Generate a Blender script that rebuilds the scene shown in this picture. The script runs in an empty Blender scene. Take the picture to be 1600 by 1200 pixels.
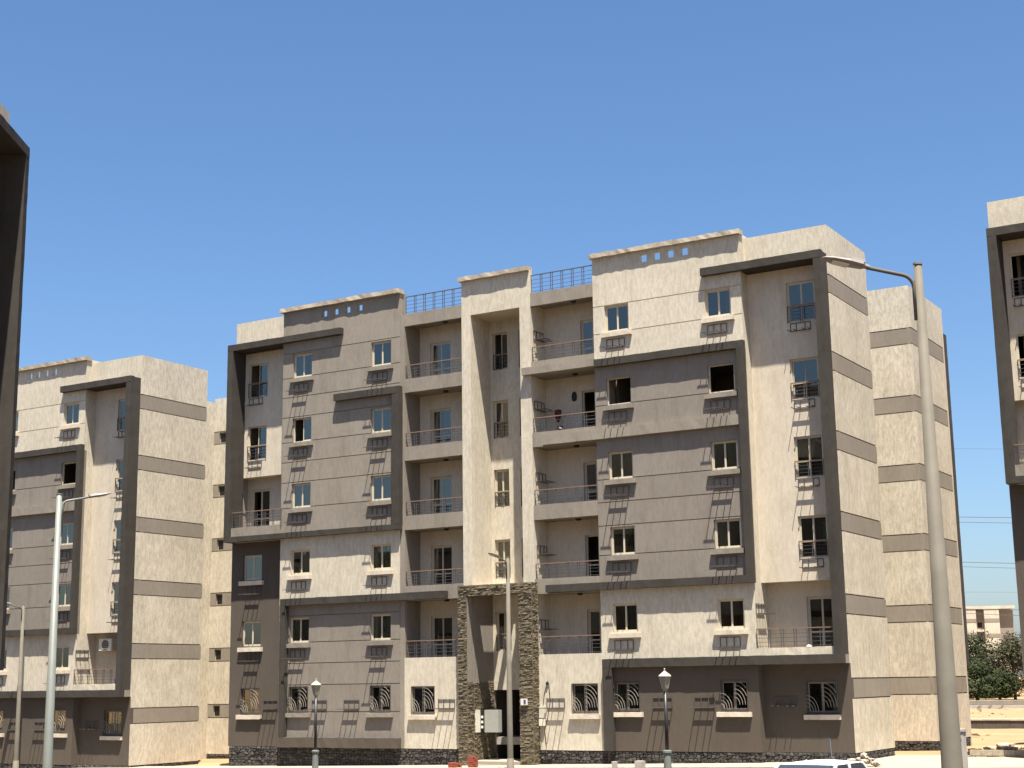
import bpy, bmesh, math, random
from mathutils import Vector, Matrix, noise

random.seed(7)
scene = bpy.context.scene
col = scene.collection
R = math.radians

# ------------------------------------------------------------------ camera
CAM = Vector((32.709, -53.096, 1.915))
YAW, PITCH, ROLL, FPX = 0.539885, 0.195365, -0.0145614, 2356.97
cy, sy, cp, sp = math.cos(YAW), math.sin(YAW), math.cos(PITCH), math.sin(PITCH)
_f0 = Vector((-sy, cy, 0)); _r0 = Vector((cy, sy, 0)); _u0 = Vector((0, 0, 1))
FW = _f0 * cp + _u0 * sp
_u = _u0 * cp - _f0 * sp
RT = _r0 * math.cos(ROLL) + _u * math.sin(ROLL)
UP = _u * math.cos(ROLL) - _r0 * math.sin(ROLL)
cd = bpy.data.cameras.new('camera')
cam = bpy.data.objects.new('camera', cd); col.objects.link(cam)
cd.sensor_width = 36; cd.lens = FPX * 36 / 1600
cd.clip_start = 0.1; cd.clip_end = 20000
M = Matrix((RT, UP, -FW)).transposed().to_4x4(); M.translation = CAM
cam.matrix_world = M
scene.camera = cam
scene.render.resolution_x = 1024; scene.render.resolution_y = 768


# ------------------------------------------------------------------ world, sun, exposure
SUN = Vector((0.87, -1.0, 4.0)).normalized()         # towards the sun, read off the shadows
ELEV = math.asin(SUN.z); AZ = math.atan2(SUN.x, SUN.y)
world = bpy.data.worlds.new('World'); scene.world = world; world.use_nodes = True
nt = world.node_tree; nt.nodes.clear()
sky = nt.nodes.new('ShaderNodeTexSky'); sky.sky_type = 'NISHITA'
sky.sun_disc = False; sky.sun_elevation = ELEV; sky.sun_rotation = AZ
sky.altitude = 100; sky.air_density = 0.9; sky.dust_density = 1.8; sky.ozone_density = 3.5
bg = nt.nodes.new('ShaderNodeBackground'); bg.inputs['Strength'].default_value = 0.064
wo = nt.nodes.new('ShaderNodeOutputWorld')
hs = nt.nodes.new('ShaderNodeHueSaturation'); hs.inputs['Saturation'].default_value = 1.16
nt.links.new(sky.outputs['Color'], hs.inputs['Color']); nt.links.new(hs.outputs['Color'], bg.inputs['Color']); nt.links.new(bg.outputs['Background'], wo.inputs['Surface'])
sd = bpy.data.lights.new('sun', 'SUN'); sd.energy = 5.0; sd.angle = R(0.53); sd.color = (1.0, 0.95, 0.86)
sun = bpy.data.objects.new('sun', sd); col.objects.link(sun)
sun.rotation_euler = SUN.to_track_quat('Z', 'Y').to_euler(); sun.location = (0, 0, 60)
vs = scene.view_settings
vs.view_transform = 'Standard'; vs.look = 'None'; vs.gamma = 1.0; vs.use_curve_mapping = False
vs.exposure = 1.55

# ------------------------------------------------------------------ helpers
def tag(o, label=None, cat=None, group=None, kind=None):
    if label: o['label'] = label
    if cat: o['category'] = cat
    if group: o['group'] = group
    if kind: o['kind'] = kind
    return o


def empty(name, loc=(0, 0, 0), rz=0.0):
    o = bpy.data.objects.new(name, None); col.objects.link(o)
    o.empty_display_size = 0.3
    o.location = loc; o.rotation_euler = (0, 0, rz)
    return o


def link(name, me, mat=None, parent=None, loc=(0, 0, 0), rz=0.0):
    if mat is not None and not me.materials:
        me.materials.append(mat)
    o = bpy.data.objects.new(name, me); col.objects.link(o)
    o.location = loc; o.rotation_euler = (0, 0, rz)
    if parent is not None: o.parent = parent
    return o


def copy_tree(o, parent=None, skip=lambda n: False):
    c = o.copy(); col.objects.link(c); c.parent = parent
    for ch in list(o.children):
        if not skip(ch): copy_tree(ch, c, skip)
    return c


class MB:
    """collects faces, builds one mesh"""
    def __init__(s): s.v = []; s.f = []; s.t = []; s.smooth = False

    def quad(s, a, b, c, d, t=0.5):
        n = len(s.v); s.v += [tuple(a), tuple(b), tuple(c), tuple(d)]; s.f.append((n, n + 1, n + 2, n + 3)); s.t.append(t); return s

    def box(s, x0, x1, y0, y1, z0, z1, t=0.5):
        n = len(s.v)
        s.v += [(x0, y0, z0), (x1, y0, z0), (x1, y1, z0), (x0, y1, z0), (x0, y0, z1), (x1, y0, z1), (x1, y1, z1), (x0, y1, z1)]
        for q in ((0, 3, 2, 1), (4, 5, 6, 7), (0, 1, 5, 4), (1, 2, 6, 5), (2, 3, 7, 6), (3, 0, 4, 7)):
            s.f.append(tuple(n + i for i in q)); s.t.append(t)
        return s

    def hexa(s, P, t=0.5):                  # eight corners, same order as box
        n = len(s.v); s.v += [tuple(p) for p in P]
        for q in ((0, 3, 2, 1), (4, 5, 6, 7), (0, 1, 5, 4), (1, 2, 6, 5), (2, 3, 7, 6), (3, 0, 4, 7)):
            s.f.append(tuple(n + i for i in q)); s.t.append(t)
        return s

    def tube(s, pts, r, n=6, cap=True, t=0.5):
        pts = [Vector(p) for p in pts]
        rs = r if isinstance(r, (list, tuple)) else [r] * len(pts)
        base = len(s.v); prev = None
        for i, p in enumerate(pts):
            d = (pts[min(i + 1, len(pts) - 1)] - pts[max(i - 1, 0)]).normalized()
            if prev is None:
                a = Vector((0, 0, 1)) if abs(d.z) < .9 else Vector((1, 0, 0))
                u = d.cross(a).normalized()
            else:
                u = (prev - d * prev.dot(d)).normalized()
            prev = u; w = d.cross(u)
            for k in range(n):
                a = 2 * math.pi * k / n + math.pi / n
                s.v.append(tuple(p + (u * math.cos(a) + w * math.sin(a)) * rs[i]))
        for i in range(len(pts) - 1):
            for k in range(n):
                a = base + i * n + k; b = base + i * n + (k + 1) % n
                s.f.append((a, b, b + n, a + n)); s.t.append(t)
        if cap:
            s.f.append(tuple(base + k for k in range(n))[::-1]); s.t.append(t)
            e = base + (len(pts) - 1) * n
            s.f.append(tuple(e + k for k in range(n))); s.t.append(t)
        return s

    def lathe(s, prof, n=16, c=(0, 0, 0), t=0.5):   # prof: (radius, z)
        base = len(s.v)
        for r, z in prof:
            for k in range(n):
                a = 2 * math.pi * k / n
                s.v.append((c[0] + r * math.cos(a), c[1] + r * math.sin(a), c[2] + z))
        for i in range(len(prof) - 1):
            for k in range(n):
                a = base + i * n + k; b = base + i * n + (k + 1) % n
                s.f.append((a, b, b + n, a + n)); s.t.append(t)
        s.f.append(tuple(base + k for k in range(n))[::-1]); s.t.append(t)
        e = base + (len(prof) - 1) * n
        s.f.append(tuple(e + k for k in range(n))); s.t.append(t)
        return s

    def mesh(s, name, smooth=False):
        me = bpy.data.meshes.new(name); me.from_pydata(s.v, [], s.f); me.update()
        a = me.attributes.new('tone', 'FLOAT', 'FACE'); a.data.foreach_set('value', s.t)
        if smooth:
            for p in me.polygons: p.use_smooth = True
        return me

    def build(s, name, mat, parent=None, loc=(0, 0, 0), rz=0.0, smooth=False):
        return link(name, s.mesh(name, smooth), mat, parent, loc, rz)


# ------------------------------------------------------------------ materials
def mat_new(name):
    m = bpy.data.materials.new(name); m.use_nodes = True
    n = m.node_tree; b = n.nodes['Principled BSDF']
    return m, n, b


def nd(n, typ, **kw):
    o = n.nodes.new(typ)
    for k, v in kw.items():
        if k in o.inputs: o.inputs[k].default_value = v
        else: setattr(o, k, v)
    return o


def mapped(n, scale, src='Object', shift=False):
    tc = n.nodes.new('ShaderNodeTexCoord'); mp = n.nodes.new('ShaderNodeMapping')
    mp.inputs['Scale'].default_value = scale
    n.links.new(tc.outputs[src], mp.inputs['Vector'])
    if shift:
        oi = n.nodes.new('ShaderNodeObjectInfo'); mm = n.nodes.new('ShaderNodeMath'); mm.operation = 'MULTIPLY'; mm.inputs[1].default_value = 40
        n.links.new(oi.outputs['Random'], mm.inputs[0]); n.links.new(mm.outputs[0], mp.inputs['Location'])
    return mp


def mul(c, k): return tuple(min(1, x * k) for x in c[:3]) + (1,)


def ramp(n, src, a, b, ca, cb):
    r = n.nodes.new('ShaderNodeValToRGB'); e = r.color_ramp.elements
    e[0].position = a; e[1].position = b; e[0].color = ca; e[1].color = cb
    n.links.new(src, r.inputs['Fac']); return r


def mix(n, typ, fac, a, b):
    m = n.nodes.new('ShaderNodeMix'); m.data_type = 'RGBA'; m.blend_type = typ
    for sock, v in ((0, fac), (6, a), (7, b)):
        if hasattr(v, 'links'): n.links.new(v, m.inputs[sock])
        else: m.inputs[sock].default_value = v
    return m.outputs[2]


def plaster(name, base, streak=0.5, patch=0.12, grain=0.5, dirt=0.25, rough=0.92):
    """scraped render: vertical scratches, soft patches, fine grit"""
    m, n, b = mat_new(name)
    c = tuple(base) + (1,)
    m1 = mapped(n, (8, 8, 2.6), shift=True); n1 = nd(n, 'ShaderNodeTexNoise', Scale=1.15, Detail=8.0, Roughness=0.72)
    n.links.new(m1.outputs[0], n1.inputs['Vector'])
    m2 = mapped(n, (1, 1, 1), shift=True); n2 = nd(n, 'ShaderNodeTexNoise', Scale=0.55, Detail=5.0, Roughness=0.6)
    n.links.new(m2.outputs[0], n2.inputs['Vector'])
    m3 = mapped(n, (1, 1, .55)); n3 = nd(n, 'ShaderNodeTexNoise', Scale=34.0, Detail=3.0, Roughness=0.7)
    n.links.new(m3.outputs[0], n3.inputs['Vector'])
    m4 = mapped(n, (2.2, 2.2, .35), shift=True); n4 = nd(n, 'ShaderNodeTexNoise', Scale=1.0, Detail=4.0, Roughness=0.6)
    n.links.new(m4.outputs[0], n4.inputs['Vector'])
    k1 = 1 - 0.34 * streak
    r1 = ramp(n, n1.outputs['Fac'], .40, .60, (k1, k1 * .985, k1 * .96, 1), (1.0, 1.0, 1.0, 1))
    r2 = ramp(n, n2.outputs['Fac'], .32, .68, mul((1 - patch, 1 - patch * 1.05, 1 - patch * 1.15), 1), (1, 1, 1, 1))
    r4 = ramp(n, n4.outputs['Fac'], .50, .72, (1, 1, 1, 1), (1 - dirt, 1 - dirt * 1.05, 1 - dirt * 1.15, 1))
    kg = 1 - .16 * grain
    r3 = ramp(n, n3.outputs['Fac'], .36, .58, (kg, kg, kg, 1), (1, 1, 1, 1))
    o = mix(n, 'MULTIPLY', 1.0, c, r1.outputs[0]); o = mix(n, 'MULTIPLY', 1.0, o, r2.outputs[0])
    o = mix(n, 'MULTIPLY', 1.0, o, r4.outputs[0]); o = mix(n, 'MULTIPLY', 1.0, o, r3.outputs[0])
    oi = n.nodes.new('ShaderNodeObjectInfo'); rv = ramp(n, oi.outputs['Random'], 0, 1, (.955, .955, .955, 1), (1, 1, 1, 1))
    o = mix(n, 'MULTIPLY', 1.0, o, rv.outputs[0])
    n.links.new(o, b.inputs['Base Color'])
    b.inputs['Roughness'].default_value = rough; b.inputs['Specular IOR Level'].default_value = 0.2
    bp = nd(n, 'ShaderNodeBump', Strength=0.35 * streak + .1, Distance=0.02)
    add = n.nodes.new('ShaderNodeMath'); add.operation = 'ADD'
    n.links.new(n1.outputs['Fac'], add.inputs[0]); n.links.new(n3.outputs['Fac'], add.inputs[1])
    n.links.new(add.outputs[0], bp.inputs['Height']); n.links.new(bp.outputs[0], b.inputs['Normal'])
    return m


def simple(name, base, rough=0.6, metal=0.0, var=0.1, scale=6.0, spec=0.3, tone=0.0, bump=0.0, bscale=30.0):
    m, n, b = mat_new(name)
    mp = mapped(n, (1, 1, 1)); t = nd(n, 'ShaderNodeTexNoise', Scale=scale, Detail=5.0, Roughness=0.6)
    n.links.new(mp.outputs[0], t.inputs['Vector'])
    r = ramp(n, t.outputs['Fac'], .3, .7, mul(base, 1 - var), mul(base, 1 + var))
    o = r.outputs[0]
    if tone:
        at = n.nodes.new('ShaderNodeAttribute'); at.attribute_name = 'tone'
        r2 = ramp(n, at.outputs['Fac'], 0, 1, (1 - tone, 1 - tone, 1 - tone * .95, 1), (1 + tone, 1 + tone * .95, 1 + tone * .85, 1))
        o = mix(n, 'MULTIPLY', 1.0, o, r2.outputs[0])
    n.links.new(o, b.inputs['Base Color'])
    b.inputs['Roughness'].default_value = rough; b.inputs['Metallic'].default_value = metal
    b.inputs['Specular IOR Level'].default_value = spec
    if bump:
        t2 = nd(n, 'ShaderNodeTexNoise', Scale=bscale, Detail=6.0, Roughness=0.65)
        n.links.new(mp.outputs[0], t2.inputs['Vector'])
        bp = nd(n, 'ShaderNodeBump', Strength=bump, Distance=0.02)
        n.links.new(t2.outputs['Fac'], bp.inputs['Height']); n.links.new(bp.outputs[0], b.inputs['Normal'])
    return m


def glass(name, tint, refl=0.22):
    m, n, b = mat_new(name)
    n.nodes.remove(b); out = n.nodes['Material Output']
    g = nd(n, 'ShaderNodeBsdfGlossy', Roughness=0.015); g.inputs['Color'].default_value = (.95, .91, .82, 1)
    t = nd(n, 'ShaderNodeBsdfTransparent'); t.inputs['Color'].default_value = tuple(tint) + (1,)
    lw = nd(n, 'ShaderNodeLayerWeight', Blend=0.35)
    ma = nd(n, 'ShaderNodeMath', operation='MULTIPLY_ADD'); n.links.new(lw.outputs['Facing'], ma.inputs[0])
    ma.inputs[1].default_value = .22; ma.inputs[2].default_value = refl
    mp = mapped(n, (1, 1, 1)); tx = nd(n, 'ShaderNodeTexNoise', Scale=1.4, Detail=1.0)
    n.links.new(mp.outputs[0], tx.inputs['Vector'])
    bp = nd(n, 'ShaderNodeBump', Strength=0.05, Distance=0.02); n.links.new(tx.outputs['Fac'], bp.inputs['Height'])
    n.links.new(bp.outputs[0], g.inputs['Normal'])
    mx = nd(n, 'ShaderNodeMixShader'); n.links.new(ma.outputs[0], mx.inputs[0])
    n.links.new(t.outputs[0], mx.inputs[1]); n.links.new(g.outputs[0], mx.inputs[2])
    n.links.new(mx.outputs[0], out.inputs['Surface'])
    return m


CREAM = plaster('cream_render', (.605, .540, .425), streak=.55, patch=.10, dirt=.12)
CREAM_S = plaster('cream_smooth_render', (.60, .525, .415), streak=.32, patch=.12, dirt=.12)
SIDE = plaster('cream_scraped_render', (.645, .578, .460), streak=.75, patch=.16, grain=.9, dirt=.12)
GREY = plaster('warm_grey_render', (.245, .214, .178), streak=.32, patch=.10, dirt=.14)
GREY2 = plaster('pale_grey_render', (.278, .245, .200), streak=.36, patch=.12, dirt=.16)
TAUPE = plaster('light_taupe_render', (.268, .236, .192), streak=.3, patch=.12, dirt=.14)
BROWN = plaster('brown_grey_render', (.098, .080, .063), streak=.2, patch=.10, grain=.3, dirt=.10)
DARK = plaster('dark_grey_render', (.058, .051, .043), streak=.3, patch=.18, grain=.5, dirt=.18)
BAND = plaster('grey_band_paint', (.275, .240, .195), streak=.25, patch=.12, grain=.4, dirt=.08)
COPE = plaster('cement_coping', (.50, .43, .34), streak=.4, patch=.3, grain=.9, dirt=.25)
SILL = plaster('cream_sill', (.64, .56, .45), streak=.3, patch=.15, dirt=.2)
INNER = simple('interior_paint', (.30, .26, .22), rough=.9, var=.06, scale=1.0)
CONC = simple('concrete', (.36, .33, .29), rough=.92, var=.15, scale=2.0, bump=.3)
ROOF = simple('roof_screed', (.40, .37, .32), rough=.95, var=.12)
ALU = simple('cream_aluminium', (.49, .43, .32), rough=.45, var=.04, spec=.4)
GLASS = glass('window_glass', (.50, .53, .47), .10)
CURTAINS = [simple('curtain_cloth', c, rough=.95, var=.1, scale=3) for c in ((.40, .39, .31), (.24, .25, .20), (.52, .47, .40))]
IRON = simple('dark_iron_paint', (.085, .070, .060), rough=.55, var=.15, spec=.4)
IRONB = simple('brown_handrail_paint', (.20, .125, .085), rough=.55, var=.15)
IRONW = simple('pale_iron_paint', (.30, .27, .22), rough=.5, var=.08)
RAILBLUE = simple('grey_rail_paint', (.075, .07, .075), rough=.5, var=.1)
STONE = simple('split_face_stone', (.150, .122, .078), rough=.9, var=.25, scale=14, tone=.22, bump=.5)
BASALT = simple('basalt_stone', (.062, .056, .050), rough=.85, var=.25, scale=9, tone=.38, bump=.5)
MORTAR = simple('mortar', (.09, .076, .05), rough=.95, var=.2, scale=8)
MORTARD = simple('dark_mortar', (.035, .032, .028), rough=.95, var=.2, scale=8)
BLACK = simple('black_fitting', (.012, .012, .012), rough=.5, var=.1)
ORANGE = simple('orange_box_tape', (.42, .13, .04), rough=.7, var=.1)

# ------------------------------------------------------------------ cell walls
def cells(mb, a0, a1, z0, z1, d0, d1, holes, axis='y', back=True, t=.5):
    """slab with rectangular openings; axis 'y': spans x, thick in y. axis 'x': spans y, thick in x (d0 is the outer face)"""
    xs = sorted({a0, a1} | {min(max(h[i], a0), a1) for h in holes for i in (0, 1)})
    zs = sorted({z0, z1} | {min(max(h[i], z0), z1) for h in holes for i in (2, 3)})
    nx, nz = len(xs) - 1, len(zs) - 1

    def solid(i, j):
        if i < 0 or j < 0 or i >= nx or j >= nz: return False
        x = (xs[i] + xs[i + 1]) / 2; z = (zs[j] + zs[j + 1]) / 2
        return not any(h[0] < x < h[1] and h[2] < z < h[3] for h in holes)

    def P(a, d, z): return (a, d, z) if axis == 'y' else (d, a, z)
    for i in range(nx):
        for j in range(nz):
            if not solid(i, j): continue
            x0, x1, y0, y1 = xs[i], xs[i + 1], zs[j], zs[j + 1]
            mb.quad(P(x0, d0, y0), P(x1, d0, y0), P(x1, d0, y1), P(x0, d0, y1), t)
            if back: mb.quad(P(x0, d1, y0), P(x0, d1, y1), P(x1, d1, y1), P(x1, d1, y0), t)
            if not solid(i - 1, j): mb.quad(P(x0, d0, y0), P(x0, d0, y1), P(x0, d1, y1), P(x0, d1, y0), t)
            if not solid(i + 1, j): mb.quad(P(x1, d0, y0), P(x1, d1, y0), P(x1, d1, y1), P(x1, d0, y1), t)
            if not solid(i, j - 1): mb.quad(P(x0, d0, y0), P(x0, d1, y0), P(x1, d1, y0), P(x1, d0, y0), t)
            if not solid(i, j + 1): mb.quad(P(x0, d0, y1), P(x1, d0, y1), P(x1, d1, y1), P(x0, d1, y1), t)
    return mb


def wall(root, mat, a0, a1, z0, z1, d0, d1, holes=(), grooves=(), axis='y', name='wall', g=.035):
    holes = [h for h in holes if h[1] > a0 and h[0] < a1 and h[3] > z0 and h[2] < z1]
    if not grooves:
        o = cells(MB(), a0, a1, z0, z1, d0, d1, holes, axis).build(name, mat, root)
        return o
    s = 1 if d1 > d0 else -1
    w = cells(MB(), a0, a1, z0, z1, d0 + s * .03, d1, holes, axis).build(name, mat, root)
    zz = [z0] + sorted(grooves) + [z1]
    for i in range(len(zz) - 1):
        lo = zz[i] + (g / 2 if i else 0); hi = zz[i + 1] - (g / 2 if i < len(zz) - 2 else 0)
        cells(MB(), a0, a1, lo, hi, d0, d0 + s * .03, holes, axis, back=False).build('wall_panel', mat, w)
    return w


def rough_beam(x0, x1, y0, y1, z0, z1, j=.006, step=.3, top=.012):
    """a cast beam along its longest side whose arrises wander a little"""
    mb = MB()
    L = [x1 - x0, y1 - y0, z1 - z0]; ax = L.index(max(L))
    n = max(2, int(L[ax] / step))
    rows = []
    lo = (x0, y0, z0); hi = (x1, y1, z1)
    o = [i for i in range(3) if i != ax]
    for i in range(n + 1):
        t = lo[ax] + L[ax] * i / n
        ring = []
        for (p, q) in ((0, 0), (1, 0), (1, 1), (0, 1)):
            c = [0, 0, 0]; c[ax] = t
            c[o[0]] = (lo, hi)[p][o[0]]; c[o[1]] = (lo, hi)[q][o[1]]
            for k in o: c[k] += random.uniform(-j, j) * (.6 if i in (0, n) else 1)
            if ax != 2 and q == 1: c[2] += random.uniform(0, top)
            ring.append(tuple(c))
        rows.append(ring)
    b = len(mb.v)
    for r in rows: mb.v += r
    for i in range(n):
        for k in range(4):
            a = b + i * 4 + k; c = b + i * 4 + (k + 1) % 4
            f = (a, c, c + 4, a + 4)
            if ax == 1: f = f[::-1] if False else f
            mb.f.append(f); mb.t.append(.5)
    mb.f.append((b, b + 3, b + 2, b + 1)); mb.t.append(.5)
    e = b + n * 4
    mb.f.append((e, e + 1, e + 2, e + 3)); mb.t.append(.5)
    return mb


def fixn(o):
    bm = bmesh.new(); bm.from_mesh(o.data); bmesh.ops.recalc_face_normals(bm, faces=bm.faces)
    bm.to_mesh(o.data); bm.free(); return o


def beam(root, mat, *a, name='frame_beam', **k):
    return fixn(rough_beam(*a, **k).build(name, mat, root))


# ------------------------------------------------------------------ shared fittings
_cache = {}


def cached(key, fn):
    if key not in _cache: _cache[key] = fn()
    return _cache[key]


def mesh_of(key, fn, mat, smooth=False):
    def mk():
        me = fn().mesh(key, smooth); me.materials.append(mat); return me
    return cached(key, mk)


def window(root, xc, z0, w, h, y, tint=0, left=True, right=True, curtain=None, sill=None, grille=False, name='window', fr=.05, face=0.0, lowrail=None):
    """two sash window: outer frame at y, panes, optional sill, grille, curtain; face is the wall's outer face"""
    def fm():
        mb = MB(); d0, d1 = 0, .07
        mb.box(-w / 2, -w / 2 + fr, d0, d1, 0, h); mb.box(w / 2 - fr, w / 2, d0, d1, 0, h)
        mb.box(-w / 2 + fr, w / 2 - fr, d0, d1, 0, fr); mb.box(-w / 2 + fr, w / 2 - fr, d0, d1, h - fr, h)
        if lowrail:
            mb.box(-w / 2 + fr, w / 2 - fr, d0 + .004, d1 - .004, lowrail - .03, lowrail + .03)
        return mb
    FM = IRON if grille else ALU
    f = link(name, mesh_of('frame_%.2f_%.2f_%s_%d' % (w, h, lowrail, grille), fm, FM), None, root, (xc, y, z0))
    iw = (w - 2 * fr) / 2; ih = h - 2 * fr

    def sm():
        mb = MB(); b = .038
        mb.box(-iw / 2, -iw / 2 + b, 0, .03, 0, ih); mb.box(iw / 2 - b, iw / 2, 0, .03, 0, ih)
        mb.box(-iw / 2 + b, iw / 2 - b, 0, .03, 0, b); mb.box(-iw / 2 + b, iw / 2 - b, 0, .03, ih - b, ih)
        return mb
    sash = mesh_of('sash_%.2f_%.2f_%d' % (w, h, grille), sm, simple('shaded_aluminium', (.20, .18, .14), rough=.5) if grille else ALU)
    pane = mesh_of('pane_%.2f_%.2f' % (w, h), lambda: MB().box(-iw / 2 + .03, iw / 2 - .03, .012, .018, .03, ih - .03), GLASS)
    for on, sx, yy in ((left, -1, .012), (right, 1, .020)):
        ox = sx * iw / 2 * .985 if on else -sx * iw / 2 * .93
        link('sash', sash, None, f, (ox, yy if on else .034, fr))
        link('glass_pane', pane, None, f, (ox, yy if on else .034, fr))
    if curtain:
        c0, c1 = curtain

        def cm():
            mb = MB(); n = 22
            P = []
            for i in range(n + 1):
                x = -w / 2 + w * (c0 + (c1 - c0) * i / n)
                P.append((x, .16 + .025 * math.sin(i * 1.9) + random.uniform(-.006, .006)))
            for i in range(n):
                (xa, ya), (xb, yb) = P[i], P[i + 1]
                mb.quad((xa, ya, .0), (xb, yb, .0), (xb, yb, h), (xa, ya, h))
            return mb
        ci = int(abs(xc * 7 + z0 * 3)) % 3
        link('curtain', mesh_of('curtain_%.2f_%.2f_%.2f_%.2f_%d' % (w, h, c0, c1, ci), cm, CURTAINS[ci], True), None, f)
    if sill:
        smat, hw, sh = sill
        beam(f, smat, -hw, hw, face - y - .14, face - y + .02, -.05 - sh, -.05, name='sill', j=.004, step=.2, top=.006)
    if grille:
        def gm():
            mb = MB(); g0 = face - y - .012; b = .012
            for x in (-w / 2 + b, w / 2 - b, 0): mb.tube([(x, g0, .01), (x, g0, h - .01)], .013, 4)
            for z in (.02, .07, h - .02): mb.tube([(-w / 2, g0, z), (w / 2, g0, z)], .011, 4)
            return mb

        def gw():
            mb = MB(); g0 = face - y - .035
            for i in range(4):
                a = .13 + .10 * i
                p = [(-w / 2 + .03 + a * math.cos(t), g0, .08 + a * 1.3 * math.sin(t)) for t in [math.pi / 2 * k / 8 for k in range(9)]]
                p = [q for q in p if q[0] < -.03 and q[2] < h * .66]
                if len(p) > 2: mb.tube(p, .009, 4)
            for i in range(5):
                a = .20 + .11 * i
                p = [(.03 + a * math.cos(t), g0, .22 + a * 1.35 * math.sin(t)) for t in [math.pi / 2 * k / 10 for k in range(11)]]
                p = [q for q in p if q[0] < w / 2 - .02 and .15 < q[2] < h - .04]
                if len(p) > 2: mb.tube(p, .009, 4)
            return mb
        gi = mesh_of('grille_%.2f_%.2f' % (w, h), gm, IRON)
        link('window_grille', gi, None, f)
        link('grille_leaf_bars', mesh_of('grillew_%.2f_%.2f' % (w, h), gw, IRONW), None, f)
    return f


def bracket_mesh():
    def fn():
        mb = MB(); W, H, D, r = .40, .36, .49, .011
        for x in (-W, W): mb.box(x - r, x + r, -.03, -.004, 0, H)
        for x in (-.14, .16): mb.box(x - r, x + r, -.034, -.006, 0.01, H - .01)
        mb.box(-W, W, -.036, -.008, -r, r); mb.box(-W, W, -.036, -.008, H - r, H + r)
        for x in (-W, -.14, .16, W): mb.box(x - .016, x + .016, -D, -.03, -.014, .006)
        mb.box(-W, W, -.165, -.115, -.030, -.015)
        mb.box(-.50, .20, -D - .03, -D, -.020, .004)
        return mb
    return mesh_of('ac_bracket', fn, IRON)


def bracket_mesh2():
    def fn():
        mb = MB(); W, H, D, r = .40, .30, .40, .013
        for x in (-W, W): mb.box(x - r, x + r, -.03, -.004, 0, H)
        for x in (-.17, .18): mb.box(x - r, x + r, -.034, -.006, 0.01, H - .01)
        mb.box(-W, W, -.036, -.008, -r, r); mb.box(-W, W, -.036, -.008, H - r, H + r)
        for x in (-W, -.17, .18, W): mb.box(x - r * .9, x + r * .9, -D, -.03, -.020, .006)
        mb.box(-W, W, -.165, -.115, -.030, -.021)
        return mb
    return mesh_of('ac_bracket_short', fn, IRON)


def rail_mesh(L, H, key):
    """balcony railing along +x: paired posts and thin horizontal bars"""
    def fn():
        mb = MB(); n = max(2, round(L / .52)); s = L / n
        for i in range(n + 1):
            x = i * s
            for dx in ((0,) if i in (0, n) else (-.045, .045)):
                xx = min(max(x + dx, .012), L - .012)
                mb.box(xx - .011, xx + .011, -.012, .012, 0, H)
        for z in (H * .10, H * .32, H * .54, H * .76): mb.box(0, L, -.007, .007, z - .007, z + .007)
        return mb
    return mesh_of('rail_%s_%.2f_%.2f' % (key, L, H), fn, RAILBLUE)


def railing(root, x0, x1, y, z0, H, hand=True, name='railing'):
    L = x1 - x0
    r = link(name, rail_mesh(L, H, 'f'), None, root, (x0, y, z0))
    hm = mesh_of('hand_%.2f_%.2f_%d' % (L, H, hand), lambda: MB().box(0, L, -.026, .026, H, H + .035), IRONB if hand else RAILBLUE)
    link('handrail', hm, None, r)
    return r


def door(root, xc, z0, w, h, y, left=True, right=True, curtain=None, tape=False):
    f = window(root, xc, z0, w, h, y, left=left, right=right, curtain=curtain, name='balcony_door', fr=.06, lowrail=.85)
    if tape:
        link('shutter_box', mesh_of('tape_%.2f' % w, lambda: MB().box(-w / 2, w / 2, -.02, .03, h, h + .06), ORANGE), None, f)
    return f


def stones_mesh(areas, hmin, hmax, lmin, lmax, dep, seed):
    """split-face cladding on rectangles: (axis, d, sign, a0, a1, z0, z1): outward direction sign along the depth axis"""
    rnd = random.Random(seed); mb = MB()
    for axis, d, sg, a0, a1, z0, z1 in areas:
        z = z0
        while z < z1 - .01:
            h = min(rnd.uniform(hmin, hmax), z1 - z)
            a = a0 - rnd.uniform(0, lmax)
            while a < a1:
                l = rnd.uniform(lmin, lmax)
                b0, b1 = max(a, a0), min(a + l, a1)
                if b1 - b0 > .02:
                    o = rnd.uniform(.2, 1) * dep; g = .006
                    j = lambda: rnd.uniform(-.25, .25) * dep
                    f = [(b0 + g, z + g), (b1 - g, z + g), (b1 - g, z + h - g), (b0 + g, z + h - g)]
                    P = lambda q, dd: (q[0], dd, q[1]) if axis == 'y' else (dd, q[0], q[1])
                    back = [P(q, d) for q in f]; front = [P(q, d + sg * (o + j())) for q in f]
                    n = len(mb.v); mb.v += back + front; t = rnd.random()
                    fs = [(4, 5, 6, 7), (0, 1, 5, 4), (1, 2, 6, 5), (2, 3, 7, 6), (3, 0, 4, 7)]
                    for q in fs: mb.f.append(tuple(n + i for i in q)); mb.t.append(t)
                a += l
            z += h
    return mb


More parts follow.
